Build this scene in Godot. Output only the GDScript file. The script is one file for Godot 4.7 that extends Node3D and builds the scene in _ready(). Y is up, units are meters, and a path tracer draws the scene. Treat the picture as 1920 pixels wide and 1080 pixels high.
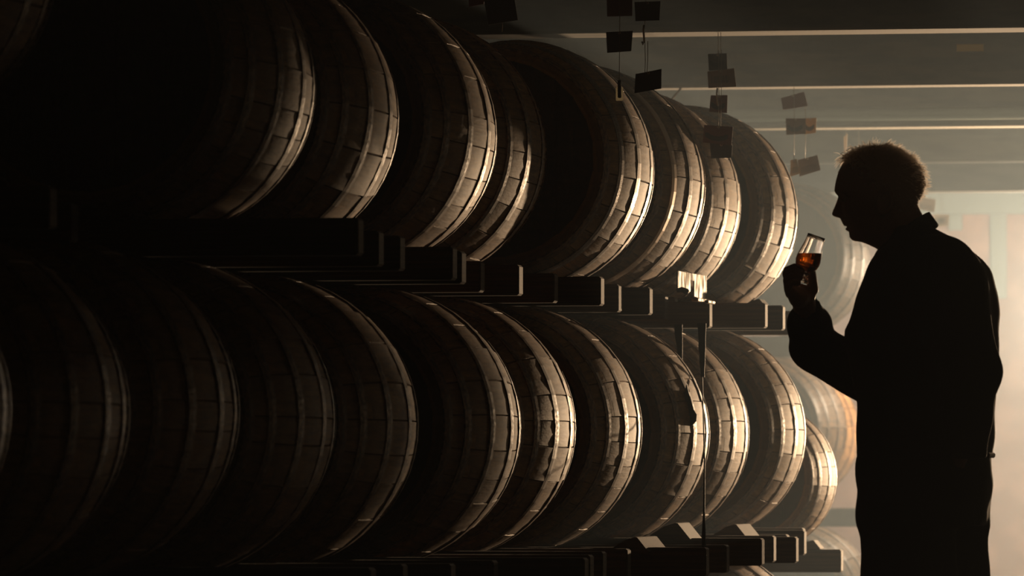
extends Node3D
# A dim cask warehouse: rows of oak casks on timber rails, hazy backlight, a man nosing a glass.

const FPX := 11700.0          # focal length in pixels of a 1920 x 1080 frame
const FLOOR := -0.955         # metres below the lens
const CASK_R := 0.335
const CASK_L := 0.86
const TIER := [0.83, 0.134, -0.565]
const MAN_Z := 14.1
const LAMP_E := 90.0

var cam_basis: Basis
var M := {}
var rng := RandomNumberGenerator.new()
var stave_meshes := []
var hoop_meshes := []
var head_mesh: Mesh
var taken := {}


func _ready() -> void:
	rng.seed = 7
	# --- camera -------------------------------------------------------------
	var pitch := atan(350.0 / FPX)
	var yaw := atan(2170.0 / FPX * cos(pitch))
	cam_basis = Basis.from_euler(Vector3(pitch, yaw, 0.0))
	var cam := Camera3D.new()
	cam.name = "camera"
	var lens := CameraAttributesPhysical.new()
	lens.frustum_focal_length = 260.0
	lens.frustum_focus_distance = 16.2
	lens.exposure_aperture = 13.0
	lens.frustum_near = 0.1
	lens.frustum_far = 200.0
	cam.attributes = lens
	cam.fov = rad_to_deg(2.0 * atan(540.0 / FPX))
	cam.basis = cam_basis
	add_child(cam)
	cam.current = true
	# --- air and exposure ---------------------------------------------------
	var env := Environment.new()
	env.background_mode = Environment.BG_COLOR
	env.background_color = Color(0, 0, 0)
	env.tonemap_mode = Environment.TONE_MAPPER_LINEAR
	env.tonemap_exposure = 1.0
	env.volumetric_fog_enabled = true
	env.volumetric_fog_density = 0.003
	env.volumetric_fog_albedo = Color(0.9, 0.95, 1.0)
	env.sdfgi_enabled = true
	env.ssao_enabled = true
	env.ssil_enabled = true
	var we := WorldEnvironment.new()
	we.name = "surroundings"
	we.environment = env
	add_child(we)
	# --- lamps: two floodlights stand at the end of the aisle, out of frame ---
	make_materials()
	floodlight(Vector3(-1.40, 0.28, -26.0), Vector3(-3.0, 0.2, -17.0), 145.0, 32.0, "black floodlight on a tripod at the aisle's end, facing along the row of casks")
	floodlight(Vector3(-2.2, 0.1, -30.8), Vector3(-2.75, 1.75, -12.0), 100.0, 4.2, "black floodlight on a tripod by the end wall, set low")
	floodlight(Vector3(0.75, 0.32, -25.6), Vector3(-1.8, 0.4, -14.0), 1.0, 8.0, "black floodlight on a tripod, set well across the aisle from the casks")
	bulb_lamp(Vector3(-2.60, 0.85, -29.3), 12.5)
	# --- the place ----------------------------------------------------------
	room()
	haze()
	casks_and_rails()
	person()
	glass()
	bracket_and_straps()
	tags()


# ---------------------------------------------------------------- helpers
func P(px: float, py: float, depth: float) -> Vector3:
	var d := cam_basis * Vector3(px - 960.0, 540.0 - py, -FPX)
	return d * (depth / -d.z)


func column(v: Vector3) -> float:
	var c := cam_basis.inverse() * v
	return 960.0 + FPX * c.x / -c.z


# where a cask's widest place must be for its outline to end at a pixel column
func bilge(px: float, py: float, z: float, size := 1.0) -> Vector3:
	var q := P(px, py, z)
	for i in 4:
		var most := -1e9
		for k in 41:
			var u := k / 40.0
			most = maxf(most, column(Vector3(q.x - 0.05 * size * u * u, q.y, -z - CASK_L * 0.5 * size * u)))
		q.x -= (most - px) * z / (FPX * 0.96)
	return q


func depth_at_height(px: float, py: float, h: float) -> float:
	var d := cam_basis * Vector3(px - 960.0, 540.0 - py, -FPX)
	return h / (d.y / -d.z)


func numbered(called: String) -> String:
	if not taken.has(called):
		taken[called] = 0
		return called
	taken[called] += 1
	return "%s_%03d" % [called, taken[called]]


func tag(o: Node, label: String, category: String, group := "", kind := "") -> void:
	if label: o.set_meta("label", label)
	if category: o.set_meta("category", category)
	if group: o.set_meta("group", group)
	if kind: o.set_meta("kind", kind)


func thing(called: String, at: Vector3, label: String, category: String, group := "") -> Node3D:
	var o := Node3D.new()
	o.name = numbered(called)
	o.position = at
	tag(o, label, category, group)
	add_child(o)
	return o


func piece(called: String, mesh: Mesh, mat: Material, parent: Node, xf := Transform3D()) -> MeshInstance3D:
	var o := MeshInstance3D.new()
	o.name = numbered(called) if parent == self else called
	o.mesh = mesh
	o.material_override = mat
	o.transform = xf
	parent.add_child(o, true)
	return o


func structure(called: String, mesh: Mesh, mat: Material, label: String, at := Vector3.ZERO) -> MeshInstance3D:
	var o := piece(called, mesh, mat, self, Transform3D(Basis(), at))
	tag(o, label, "", "", "structure")
	return o


func start(group := 0) -> SurfaceTool:
	var st := SurfaceTool.new()
	st.begin(Mesh.PRIMITIVE_TRIANGLES)
	st.set_smooth_group(group)
	return st


func done(st: SurfaceTool) -> ArrayMesh:
	st.generate_normals()
	st.index()
	return st.commit()


# counter-clockwise seen from outside
func tri(st: SurfaceTool, a: Vector3, b: Vector3, c: Vector3) -> void:
	st.set_uv(Vector2(a.x, a.y)); st.add_vertex(a)
	st.set_uv(Vector2(c.x, c.y)); st.add_vertex(c)
	st.set_uv(Vector2(b.x, b.y)); st.add_vertex(b)


func quad(st: SurfaceTool, a: Vector3, b: Vector3, c: Vector3, d: Vector3) -> void:
	tri(st, a, b, c)
	tri(st, a, c, d)


func poly(st: SurfaceTool, pts: Array, inside: Vector3) -> void:
	var n: Vector3 = (pts[1] - pts[0]).cross(pts[2] - pts[0])
	var flip: bool = n.dot(pts[0] - inside) < 0.0
	for k in range(1, pts.size() - 1):
		if flip: tri(st, pts[0], pts[k + 1], pts[k])
		else: tri(st, pts[0], pts[k], pts[k + 1])


func cbox(st: SurfaceTool, xf: Transform3D, size: Vector3, ch: float) -> void:
	var h := size * 0.5
	var c := xf.origin
	var at := func(s: Vector3, axis: int) -> Vector3:
		var v := Vector3.ZERO
		for k in 3: v[k] = s[k] * (h[k] - (0.0 if k == axis else ch))
		return xf * v
	for a in 3:
		var b := (a + 1) % 3
		var d := (a + 2) % 3
		for s in [-1.0, 1.0]:
			var q := []
			for t in [[-1, -1], [1, -1], [1, 1], [-1, 1]]:
				var v := Vector3.ZERO
				v[a] = s; v[b] = t[0]; v[d] = t[1]
				q.append((at as Callable).call(v, a))
			poly(st, q, c)
			for t in [-1.0, 1.0]:
				var v1 := Vector3.ZERO
				v1[a] = s; v1[b] = t; v1[d] = -1
				var v2 := v1
				v2[d] = 1
				poly(st, [(at as Callable).call(v1, a), (at as Callable).call(v2, a), (at as Callable).call(v2, b), (at as Callable).call(v1, b)], c)
	for x in [-1, 1]:
		for y in [-1, 1]:
			for z in [-1, 1]:
				var v := Vector3(x, y, z)
				poly(st, [(at as Callable).call(v, 0), (at as Callable).call(v, 1), (at as Callable).call(v, 2)], c)


func box_mesh(size: Vector3, ch: float) -> ArrayMesh:
	var st := start(-1)
	cbox(st, Transform3D(), size, ch)
	return done(st)


# profile: Vector2(radius, height) from bottom to top along Y, outside to the right
func lathe(st: SurfaceTool, prof: Array, segs: int, xf := Transform3D()) -> void:
	for i in prof.size() - 1:
		var p: Vector2 = prof[i]
		var q: Vector2 = prof[i + 1]
		for k in segs:
			var a := TAU * k / segs
			var b := TAU * (k + 1) / segs
			var v := [xf * Vector3(p.x * cos(a), p.y, -p.x * sin(a)), xf * Vector3(p.x * cos(b), p.y, -p.x * sin(b)), xf * Vector3(q.x * cos(b), q.y, -q.x * sin(b)), xf * Vector3(q.x * cos(a), q.y, -q.x * sin(a))]
			if p.x > 1e-6: tri(st, v[0], v[1], v[2] if q.x > 1e-6 else v[3])
			if q.x > 1e-6: tri(st, v[0], v[2], v[3])


func tube(st: SurfaceTool, pts: Array, radii: Array, segs: int, caps := true) -> void:
	var rings := []
	var up := Vector3(0.31, 0.9, 0.27)
	for i in pts.size():
		var t: Vector3 = (pts[mini(i + 1, pts.size() - 1)] - pts[maxi(i - 1, 0)]).normalized()
		var u := t.cross(up)
		if u.length() < 0.1: u = t.cross(Vector3(1, 0, 0))
		u = u.normalized()
		var w := t.cross(u)
		var ring := []
		for k in segs:
			var a := TAU * k / segs
			ring.append(pts[i] + (u * cos(a) + w * sin(a)) * radii[i])
		rings.append(ring)
	for i in pts.size() - 1:
		for k in segs:
			var k2 := (k + 1) % segs
			quad(st, rings[i][k], rings[i][k2], rings[i + 1][k2], rings[i + 1][k])
	if caps:
		for k in range(1, segs - 1):
			tri(st, rings[0][0], rings[0][k + 1], rings[0][k])
			tri(st, rings[-1][0], rings[-1][k], rings[-1][k + 1])


# a flat outline (counter-clockwise in x, y) given a thickness along z
func slab(st: SurfaceTool, outline: PackedVector2Array, z0: float, z1: float, xf := Transform3D()) -> void:
	var t := Geometry2D.triangulate_polygon(outline)
	for k in range(0, t.size(), 3):
		var a := outline[t[k]]
		var b := outline[t[k + 1]]
		var c := outline[t[k + 2]]
		if (b - a).cross(c - a) < 0.0:
			var s := b
			b = c
			c = s
		tri(st, xf * Vector3(a.x, a.y, z1), xf * Vector3(b.x, b.y, z1), xf * Vector3(c.x, c.y, z1))
		tri(st, xf * Vector3(a.x, a.y, z0), xf * Vector3(c.x, c.y, z0), xf * Vector3(b.x, b.y, z0))
	var n := outline.size()
	var ccw := not Geometry2D.is_polygon_clockwise(outline)
	for k in n:
		var a := outline[k] if ccw else outline[(k + 1) % n]
		var b := outline[(k + 1) % n] if ccw else outline[k]
		quad(st, xf * Vector3(a.x, a.y, z0), xf * Vector3(b.x, b.y, z0), xf * Vector3(b.x, b.y, z1), xf * Vector3(a.x, a.y, z1))


# surface nets over a distance field, with blocks far from the surface skipped
func nets(st: SurfaceTool, f: Callable, lo: Vector3, hi: Vector3, c: float) -> void:
	var n := Vector3i(((hi - lo) / c).ceil()) + Vector3i.ONE
	var sx := 1
	var sy := n.x
	var sz := n.x * n.y
	var v := PackedFloat32Array()
	v.resize(n.x * n.y * n.z)
	var live := PackedByteArray()
	live.resize(v.size())
	var far := c * 4.0 * 0.87 * 1.6 + c
	for bz in range(0, n.z, 4):
		for by in range(0, n.y, 4):
			for bx in range(0, n.x, 4):
				var d: float = f.call(lo + Vector3(bx + 1.5, by + 1.5, bz + 1.5) * c)
				var near := absf(d) < far
				for z in range(bz, mini(bz + 4, n.z)):
					for y in range(by, mini(by + 4, n.y)):
						for x in range(bx, mini(bx + 4, n.x)):
							var i := x + y * sy + z * sz
							if near:
								v[i] = f.call(lo + Vector3(x, y, z) * c)
								live[i] = 1
							else:
								v[i] = d
	var at := {}
	var corner := [0, sx, sy, sx + sy, sz, sz + sx, sz + sy, sz + sx + sy]
	var off := [Vector3(0, 0, 0), Vector3(1, 0, 0), Vector3(0, 1, 0), Vector3(1, 1, 0), Vector3(0, 0, 1), Vector3(1, 0, 1), Vector3(0, 1, 1), Vector3(1, 1, 1)]
	var edges := [[0, 1], [2, 3], [4, 5], [6, 7], [0, 2], [1, 3], [4, 6], [5, 7], [0, 4], [1, 5], [2, 6], [3, 7]]
	for z in n.z - 1:
		for y in n.y - 1:
			for x in n.x - 1:
				var i := x + y * sy + z * sz
				if live[i] == 0 and live[i + sx + sy + sz] == 0: continue
				var inside := 0
				for k in 8:
					if v[i + corner[k]] < 0.0: inside += 1
				if inside == 0 or inside == 8: continue
				var sum := Vector3.ZERO
				var cnt := 0
				for e in edges:
					var a := v[i + corner[e[0]]]
					var b := v[i + corner[e[1]]]
					if (a < 0.0) != (b < 0.0):
						sum += (off[e[0]] as Vector3).lerp(off[e[1]], a / (a - b))
						cnt += 1
				at[i] = lo + (Vector3(x, y, z) + sum / cnt) * c
	for i in at:
		var a := v[i]
		for dir in 3:
			var s: int = [sx, sy, sz][dir]
			var b := v[i + s]
			if (a < 0.0) == (b < 0.0): continue
			var u: int = [sy, sz, sx][dir]
			var w: int = [sz, sx, sy][dir]
			if not (at.has(i - u) and at.has(i - w) and at.has(i - u - w)): continue
			if a < 0.0: quad(st, at[i - u - w], at[i - w], at[i], at[i - u])
			else: quad(st, at[i - u - w], at[i - u], at[i], at[i - w])


func cap_d(p: Vector3, a: Vector3, b: Vector3, ra: float, rb: float) -> float:
	var ab := b - a
	var t := clampf((p - a).dot(ab) / ab.length_squared(), 0.0, 1.0)
	return (p - a - ab * t).length() - lerpf(ra, rb, t)


func smin(a: float, b: float, k: float) -> float:
	var h := maxf(k - absf(a - b), 0.0) / k
	return minf(a, b) - h * h * k * 0.25


# piecewise-linear look-up in a list of Vector2(key, value) with rising keys
func look(list: Array, key: float) -> float:
	if key <= list[0].x: return list[0].y
	for k in range(1, list.size()):
		if key <= list[k].x:
			return lerpf(list[k - 1].y, list[k].y, (key - list[k - 1].x) / maxf(list[k].x - list[k - 1].x, 1e-6))
	return list[-1].y


# ---------------------------------------------------------------- materials
func grain_image(seed_no: int, dark: Color, light: Color, w := 512, h := 256) -> Image:
	var n1 := FastNoiseLite.new()
	n1.seed = seed_no
	n1.frequency = 1.0
	n1.fractal_octaves = 4
	var n2 := FastNoiseLite.new()
	n2.seed = seed_no + 9
	n2.frequency = 1.0
	var im := Image.create(w, h, false, Image.FORMAT_RGB8)
	for y in h:
		for x in w:
			var g := n1.get_noise_2d(x * 0.006, y * 0.11) * 0.6 + n1.get_noise_2d(x * 0.03 + 90.0, y * 0.5) * 0.35
			var blot := n2.get_noise_2d(x * 0.012, y * 0.02) * 0.35
			im.set_pixel(x, y, dark.lerp(light, clampf(0.5 + g * 0.9 + blot, 0.0, 1.0)))
	return im


func plain(c: Color, rough := 0.8, metal := 0.0) -> StandardMaterial3D:
	var m := StandardMaterial3D.new()
	m.albedo_color = c
	m.roughness = rough
	m.metallic = metal
	m.metallic_specular = 0.4
	return m


func noise_tex(seed_no: int, freq: float, a: Color, b: Color, octaves := 4) -> NoiseTexture2D:
	var t := NoiseTexture2D.new()
	t.width = 256
	t.height = 256
	t.seamless = true
	var n := FastNoiseLite.new()
	n.seed = seed_no
	n.frequency = freq
	n.fractal_octaves = octaves
	t.noise = n
	var g := Gradient.new()
	g.set_color(0, a)
	g.set_color(1, b)
	g.set_offset(0, 0.25)
	g.set_offset(1, 0.75)
	t.color_ramp = g
	return t


func make_materials() -> void:
	var wood := ImageTexture.create_from_image(grain_image(3, Color(0.42, 0.35, 0.27), Color(0.86, 0.78, 0.66)))
	var tones := [Color(0.83, 0.69, 0.50), Color(0.80, 0.66, 0.47), Color(0.86, 0.73, 0.54), Color(0.77, 0.63, 0.45)]
	M.stave = []
	for c in tones:
		var m := plain(c, 0.68)
		m.metallic_specular = 0.2
		m.albedo_texture = wood
		m.uv1_scale = Vector3(1.0, 1.0, 1.0)
		m.heightmap_enabled = true
		m.heightmap_texture = wood
		m.heightmap_scale = 0.12
		M.stave.append(m)
	var rough_wood := plain(Color(0.45, 0.38, 0.31), 0.8)
	rough_wood.albedo_texture = wood
	rough_wood.uv1_triplanar = true
	rough_wood.uv1_scale = Vector3(0.7, 4.0, 4.0)
	M.rail = rough_wood
	var joist := plain(Color(0.43, 0.41, 0.36), 0.85)
	joist.albedo_texture = noise_tex(21, 0.02, Color(0.6, 0.58, 0.54), Color(0.9, 0.87, 0.8))
	joist.uv1_triplanar = true
	joist.uv1_scale = Vector3(0.6, 3.0, 3.0)
	M.joist = joist
	M.head = plain(Color(0.34, 0.26, 0.19), 0.85)
	M.head.albedo_texture = wood
	M.head.uv1_triplanar = true
	M.head.uv1_scale = Vector3(5.0, 1.2, 1.2)
	M.hoop = plain(Color(0.64, 0.51, 0.38), 0.65, 0.0)
	M.hoop.metallic_specular = 0.18
	M.hoop.albedo_texture = noise_tex(5, 0.03, Color(0.35, 0.26, 0.2), Color(0.95, 0.88, 0.8))
	M.hoop.uv1_triplanar = true
	M.hoop.uv1_scale = Vector3(6, 6, 6)
	M.shiny_hoop = plain(Color(0.66, 0.54, 0.42), 0.42, 0.7)
	M.glint_hoop = plain(Color(0.5, 0.42, 0.34), 0.8, 0.5)
	M.glint_hoop.albedo_texture = M.hoop.albedo_texture
	M.glint_hoop.uv1_triplanar = true
	M.glint_hoop.uv1_scale = Vector3(14, 14, 14)
	M.glint_hoop.roughness_texture = noise_tex(9, 0.08, Color(0.35, 0.35, 0.35), Color(1, 1, 1), 2)
	M.hoop.roughness_texture = noise_tex(8, 0.05, Color(0.7, 0.7, 0.7), Color(1, 1, 1))
	M.wall = plain(Color(0.36, 0.35, 0.33), 0.95)
	M.wall.albedo_texture = noise_tex(31, 0.02, Color(0.7, 0.7, 0.68), Color(1, 1, 1))
	M.wall.uv1_triplanar = true
	M.wall.uv1_scale = Vector3(0.5, 0.5, 0.5)
	M.pink = plain(Color(0.80, 0.62, 0.54), 0.9)
	M.pink.albedo_texture = noise_tex(33, 0.015, Color(0.82, 0.8, 0.8), Color(1, 1, 1))
	M.pink.uv1_triplanar = true
	M.pink.uv1_scale = Vector3(0.8, 0.8, 0.8)
	M.blue = plain(Color(0.60, 0.65, 0.63), 0.85)
	M.earth = plain(Color(0.20, 0.17, 0.14), 0.95)
	M.black_metal = plain(Color(0.05, 0.05, 0.05), 0.5, 0.6)
	M.steel = plain(Color(0.75, 0.72, 0.68), 0.32, 1.0)
	M.string = plain(Color(0.55, 0.50, 0.44), 0.5)
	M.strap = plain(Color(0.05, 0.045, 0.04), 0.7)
	M.skin = plain(Color(0.62, 0.45, 0.36), 0.5)
	M.skin.subsurf_scatter_enabled = true
	M.skin.subsurf_scatter_strength = 0.1
	M.cloth = plain(Color(0.055, 0.055, 0.06), 0.95)
	M.cloth.albedo_texture = noise_tex(41, 0.2, Color(0.75, 0.75, 0.75), Color(1, 1, 1))
	M.cloth.uv1_triplanar = true
	M.cloth.uv1_scale = Vector3(8, 8, 8)
	M.trousers = plain(Color(0.06, 0.058, 0.06), 0.95)
	M.leather = plain(Color(0.05, 0.035, 0.025), 0.4)
	M.hair = plain(Color(0.92, 0.86, 0.78), 0.4)
	M.hair.backlight_enabled = true
	M.hair.backlight = Color(1.25, 1.22, 1.18)
	M.glass = plain(Color(1, 1, 1, 0.0), 0.0)
	M.glass.transparency = BaseMaterial3D.TRANSPARENCY_ALPHA
	M.glass.refraction_enabled = true
	M.glass.refraction_scale = 0.05
	M.whisky = plain(Color(0.66, 0.30, 0.06, 0.0), 0.0)
	M.whisky.transparency = BaseMaterial3D.TRANSPARENCY_ALPHA
	M.whisky.refraction_enabled = true
	M.whisky.refraction_scale = 0.036
	M.yellow = plain(Color(0.82, 0.68, 0.16), 0.5)
	M.lime = plain(Color(0.72, 0.78, 0.20), 0.5)
	M.white = plain(Color(0.88, 0.86, 0.82), 0.6)
	M.white.backlight_enabled = true
	M.white.backlight = Color(1.1, 1.08, 1.0)
	M.opal = plain(Color(1, 0.95, 0.85), 0.4)
	M.opal.emission_enabled = true
	M.opal.emission = Color(1.0, 0.82, 0.62)
	M.opal.emission_energy_multiplier = 60.0
	M.bracket = plain(Color(0.97, 0.79, 0.56), 0.8, 0.0)
	M.bracket.metallic_specular = 0.22
	M.bracket.albedo_texture = noise_tex(61, 0.03, Color(0.2, 0.15, 0.1), Color(1, 1, 1))
	M.bracket.roughness_texture = noise_tex(63, 0.04, Color(0.5, 0.5, 0.5), Color(1, 1, 1))
	M.bracket.uv1_triplanar = true
	M.bracket.uv1_scale = Vector3(2.2, 1.1, 2.2)


# ---------------------------------------------------------------- lamps
func floodlight(at: Vector3, aim: Vector3, energy: float, angle: float, label: String) -> void:
	var o := thing("floodlight", Vector3(at.x, FLOOR, at.z), label, "floodlight", "floodlights at the aisle's end")
	var top := at.y - FLOOR
	var facing := Basis.looking_at(aim - at, Vector3.UP)
	var hx := Transform3D(facing, Vector3(0, top, 0))
	var st := start(-1)
	cbox(st, hx * Transform3D(Basis(), Vector3(0, 0, 0.06)), Vector3(0.30, 0.22, 0.09), 0.012)
	for k in 5: cbox(st, hx * Transform3D(Basis(), Vector3(-0.11 + k * 0.055, 0, 0.12)), Vector3(0.012, 0.18, 0.04), 0.002)
	piece("housing", done(st), M.black_metal, o)
	st = start(-1)
	cbox(st, hx * Transform3D(Basis(), Vector3(0, 0, 0.011)), Vector3(0.27, 0.19, 0.012), 0.003)
	piece("glowing_panel", done(st), M.opal, o)
	st = start()
	tube(st, [Vector3(0, 0.5, 0), Vector3(0, top - 0.11, 0)], [0.016, 0.013], 10)
	piece("pole", done(st), M.black_metal, o)
	for k in 3:
		st = start()
		var d := Vector3(cos(TAU * k / 3 + 0.4), 0, sin(TAU * k / 3 + 0.4))
		tube(st, [Vector3(0, 0.62, 0), d * 0.42 + Vector3(0, 0.012, 0)], [0.011, 0.011], 8)
		piece("leg", done(st), M.black_metal, o)
	var l := SpotLight3D.new()
	l.name = "beam"
	l.transform = Transform3D(facing, at + facing * Vector3(0, 0, -0.05))
	l.light_energy = energy
	l.light_color = Color(1.0, 0.84, 0.66)
	l.spot_angle = angle
	l.spot_angle_attenuation = 0.6
	l.spot_attenuation = 2.0
	l.spot_range = 60.0
	l.light_size = 0.045
	l.shadow_enabled = true
	add_child(l)


func bulb_lamp(at: Vector3, energy: float) -> void:
	var o := thing("pendant_lamp", at, "round opal bulb hanging on a cord in front of the end wall", "lamp")
	var st := start()
	var prof := []
	for k in 13:
		var a := -PI / 2 + PI * k / 12
		prof.append(Vector2(maxf(cos(a) * 0.07, 0.0), sin(a) * 0.07))
	prof[0].x = 0.0
	prof[12].x = 0.0
	lathe(st, prof, 24)
	piece("glowing_bulb", done(st), M.opal, o)
	st = start()
	lathe(st, [Vector2(0, 0.066), Vector2(0.026, 0.066), Vector2(0.022, 0.13), Vector2(0.006, 0.15), Vector2(0, 0.15)], 16)
	piece("socket", done(st), M.black_metal, o)
	st = start()
	tube(st, [Vector3(0, 0.15, 0), Vector3(0, 1.68 - at.y, 0)], [0.004, 0.004], 6)
	piece("cord", done(st), M.black_metal, o)
	var l := OmniLight3D.new()
	l.name = "bulb_glow"
	l.position = at
	l.light_energy = energy
	l.light_color = Color(1.0, 0.88, 0.74)
	l.light_size = 0.05
	l.omni_range = 60.0
	l.omni_attenuation = 2.0
	l.shadow_enabled = true
	add_child(l)


# ---------------------------------------------------------------- room
func room() -> void:
	var x0 := -7.6
	var x1 := 2.4
	var z0 := -32.6
	var z1 := 2.0
	var cx := (x0 + x1) / 2
	var cz := (z0 + z1) / 2
	var w := x1 - x0
	var d := z1 - z0
	var top := 1.72
	structure("floor", box_mesh(Vector3(w + 0.4, 0.2, d + 0.4), 0.01), M.earth, "dark earthen warehouse floor", Vector3(cx, FLOOR - 0.1, cz))
	structure("ceiling", box_mesh(Vector3(w + 0.4, 0.15, d + 0.4), 0.01), M.wall, "dark boarded ceiling above the joists", Vector3(cx, top + 0.075, cz))
	structure("wall_left", box_mesh(Vector3(0.3, top - FLOOR, d), 0.01), M.wall, "dark stone wall behind the casks", Vector3(x0 - 0.15, (top + FLOOR) / 2, cz))
	structure("wall_right", box_mesh(Vector3(0.3, top - FLOOR, d), 0.01), M.wall, "dark stone wall across the aisle", Vector3(x1 + 0.15, (top + FLOOR) / 2, cz))
	structure("wall_front", box_mesh(Vector3(w + 0.6, top - FLOOR, 0.3), 0.01), M.wall, "dark stone wall at the near end", Vector3(cx, (top + FLOOR) / 2, z1 + 0.15))
	structure("wall_back", box_mesh(Vector3(w + 0.6, top - FLOOR, 0.3), 0.01), M.pink, "pale pink plastered wall at the aisle's far end", Vector3(cx, (top + FLOOR) / 2, z0 - 0.15))
	# blue-grey painted band along the top of the far wall, and the painted posts that come down from it
	var h := P(1800, 402, -z0 - 0.05).y
	structure("trim_1", box_mesh(Vector3(w, top - h, 0.05), 0.006), M.blue, "blue-grey painted beam along the top of the far wall", Vector3(cx, (top + h) / 2, z0 + 0.025))
	var no := 2
	for s in [[1857, 1887, 560], [1779, 1804, 432], [1950, 1985, 560], [1716, 1732, 540]]:
		var a := P(s[0], s[2], -z0 - 0.03)
		var b := P(s[1], 402, -z0 - 0.03)
		structure("trim_%d" % no, box_mesh(Vector3(b.x - a.x, h - a.y, 0.045), 0.006), M.blue, "blue-grey painted post on the pink far wall", Vector3((a.x + b.x) / 2, (h + a.y) / 2, z0 + 0.0225))
		no += 1
	# joists across the aisle
	var ys := [[1500, 57, 0.20], [1500, 162, 0.13], [1500, 240, 0.15], [1700, 304, 0.14], [1800, 359, 0.15]]
	var zs := []
	for y in ys: zs.append([depth_at_height(y[0], y[1], 1.28), y[2]])
	var step: float = zs[1][0] - zs[0][0]
	for k in range(1, 6): zs.push_front([zs[0][0] - step, 0.16])
	no = 6
	for z in zs:
		structure("trim_%d" % no, box_mesh(Vector3(w, 0.40, z[1]), 0.008), M.joist, "deep pale-edged joist running across under the ceiling", Vector3(cx, 1.28 + 0.20, -z[0] - z[1] / 2))
		no += 1
	# the low pipe along the third joist
	var pz: float = zs[7][0]
	var st := start()
	tube(st, [Vector3(-3.6, 1.325, -pz + 0.03), Vector3(x1, 1.325, -pz + 0.03)], [0.022, 0.022], 10)
	structure("trim_%d" % no, done(st), M.blue, "grey-blue conduit clipped along the foot of a joist")


	# an added, unseen timber post that shades the near casks from the lamp
	structure("trim_%d" % (no + 1), box_mesh(Vector3(0.27, 0.72 - FLOOR, 0.24), 0.012), M.rail, "unseen square timber post added beside the aisle to shade the near casks", Vector3(-1.735, (0.72 + FLOOR) / 2, -22.0))


func haze() -> void:
	var f := FogVolume.new()
	f.name = "haze"
	f.shape = RenderingServer.FOG_VOLUME_SHAPE_BOX
	f.size = Vector3(9.9, 2.66, 16.6)
	f.position = Vector3(-2.6, 0.385, -32.55 + 8.3)
	var m := FogMaterial.new()
	m.density = 0.042
	m.albedo = Color(0.82, 0.92, 1.0)
	f.material = m
	tag(f, "thin bluish haze hanging in the back of the warehouse", "haze", "", "stuff")
	add_child(f)


# ---------------------------------------------------------------- casks
func cask_r(s: float) -> float:
	return CASK_R - 0.05 * pow(2.0 * s - 1.0, 2.0)


func make_cask_meshes() -> void:
	var n := 26
	var a := PI / n
	var stations := 9
	for variant in 3:
		var st := start(1)
		var loop := [Vector2(-0.955, 0), Vector2(0, 0), Vector2(0.955, 0), Vector2(1.0, -0.005), Vector2(0.99, -0.026), Vector2(-0.99, -0.026), Vector2(-1.0, -0.005)]
		var at := func(i: int, k: int) -> Vector3:
			var s := float(i) / (stations - 1)
			var q: Vector2 = loop[k % loop.size()]
			var r := cask_r(s) + q.y
			return Vector3(r * sin(q.x * a), r * cos(q.x * a), (s - 0.5) * CASK_L)
		for i in stations - 1:
			for k in loop.size():
				st.set_smooth_group(1 if k < 2 else -1)
				var v := []
				var uv := []
				for c in [[i, k], [i + 1, k], [i + 1, k + 1], [i, k + 1]]:
					v.append((at as Callable).call(c[0], c[1]))
					uv.append(Vector2(float(c[0]) / (stations - 1) * 0.9 + variant * 0.31, 0.33 * variant + (c[1] % loop.size()) * 0.06 + (0.12 if c[1] > 2 else 0.0)))
				for o in [[0, 1, 2], [0, 2, 3]]:
					for j in o:
						st.set_uv(uv[j])
						st.add_vertex(v[j])
		st.set_smooth_group(-1)
		for e in [0, stations - 1]:
			var pts := []
			for k in loop.size(): pts.append((at as Callable).call(e, k))
			poly(st, pts, (at as Callable).call(4, 4))
		stave_meshes.append(done(st))
	for s in [[0.0, 0.052], [0.135, 0.185], [0.345, 0.397]]:
		var st := start(-1)
		var z0: float = (s[0] - 0.5) * CASK_L
		var z1: float = (s[1] - 0.5) * CASK_L
		var t := 0.0024
		lathe(st, [Vector2(cask_r(s[0]) - 0.004, z0), Vector2(cask_r(s[0]) + t, z0), Vector2(cask_r((s[0] + s[1]) / 2) + t + 0.0004, (z0 + z1) / 2), Vector2(cask_r(s[1]) + t, z1), Vector2(cask_r(s[1]) - 0.004, z1)], 52, Transform3D(Basis(Vector3.RIGHT, PI / 2), Vector3.ZERO))
		hoop_meshes.append(done(st))
	var st := start(-1)
	var r := cask_r(0.04) - 0.022
	var edge := [-r, -0.62 * r, -0.22 * r, 0.2 * r, 0.58 * r, r]
	for k in 5:
		var x0: float = edge[k] + 0.0012
		var x1: float = edge[k + 1] - 0.0012
		var up := []
		for j in 9:
			var x := lerpf(x0, x1, j / 8.0)
			up.append(Vector2(x, sqrt(maxf(r * r - x * x, 0.0))))
		var o := PackedVector2Array()
		for q in up:
			if q.y > 0.001: o.append(Vector2(q.x, -q.y))
		up.reverse()
		for q in up: o.append(q)
		slab(st, o, CASK_L / 2 - 0.055, CASK_L / 2 - 0.028 + 0.0012 * (k % 2))
	head_mesh = done(st)


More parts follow.
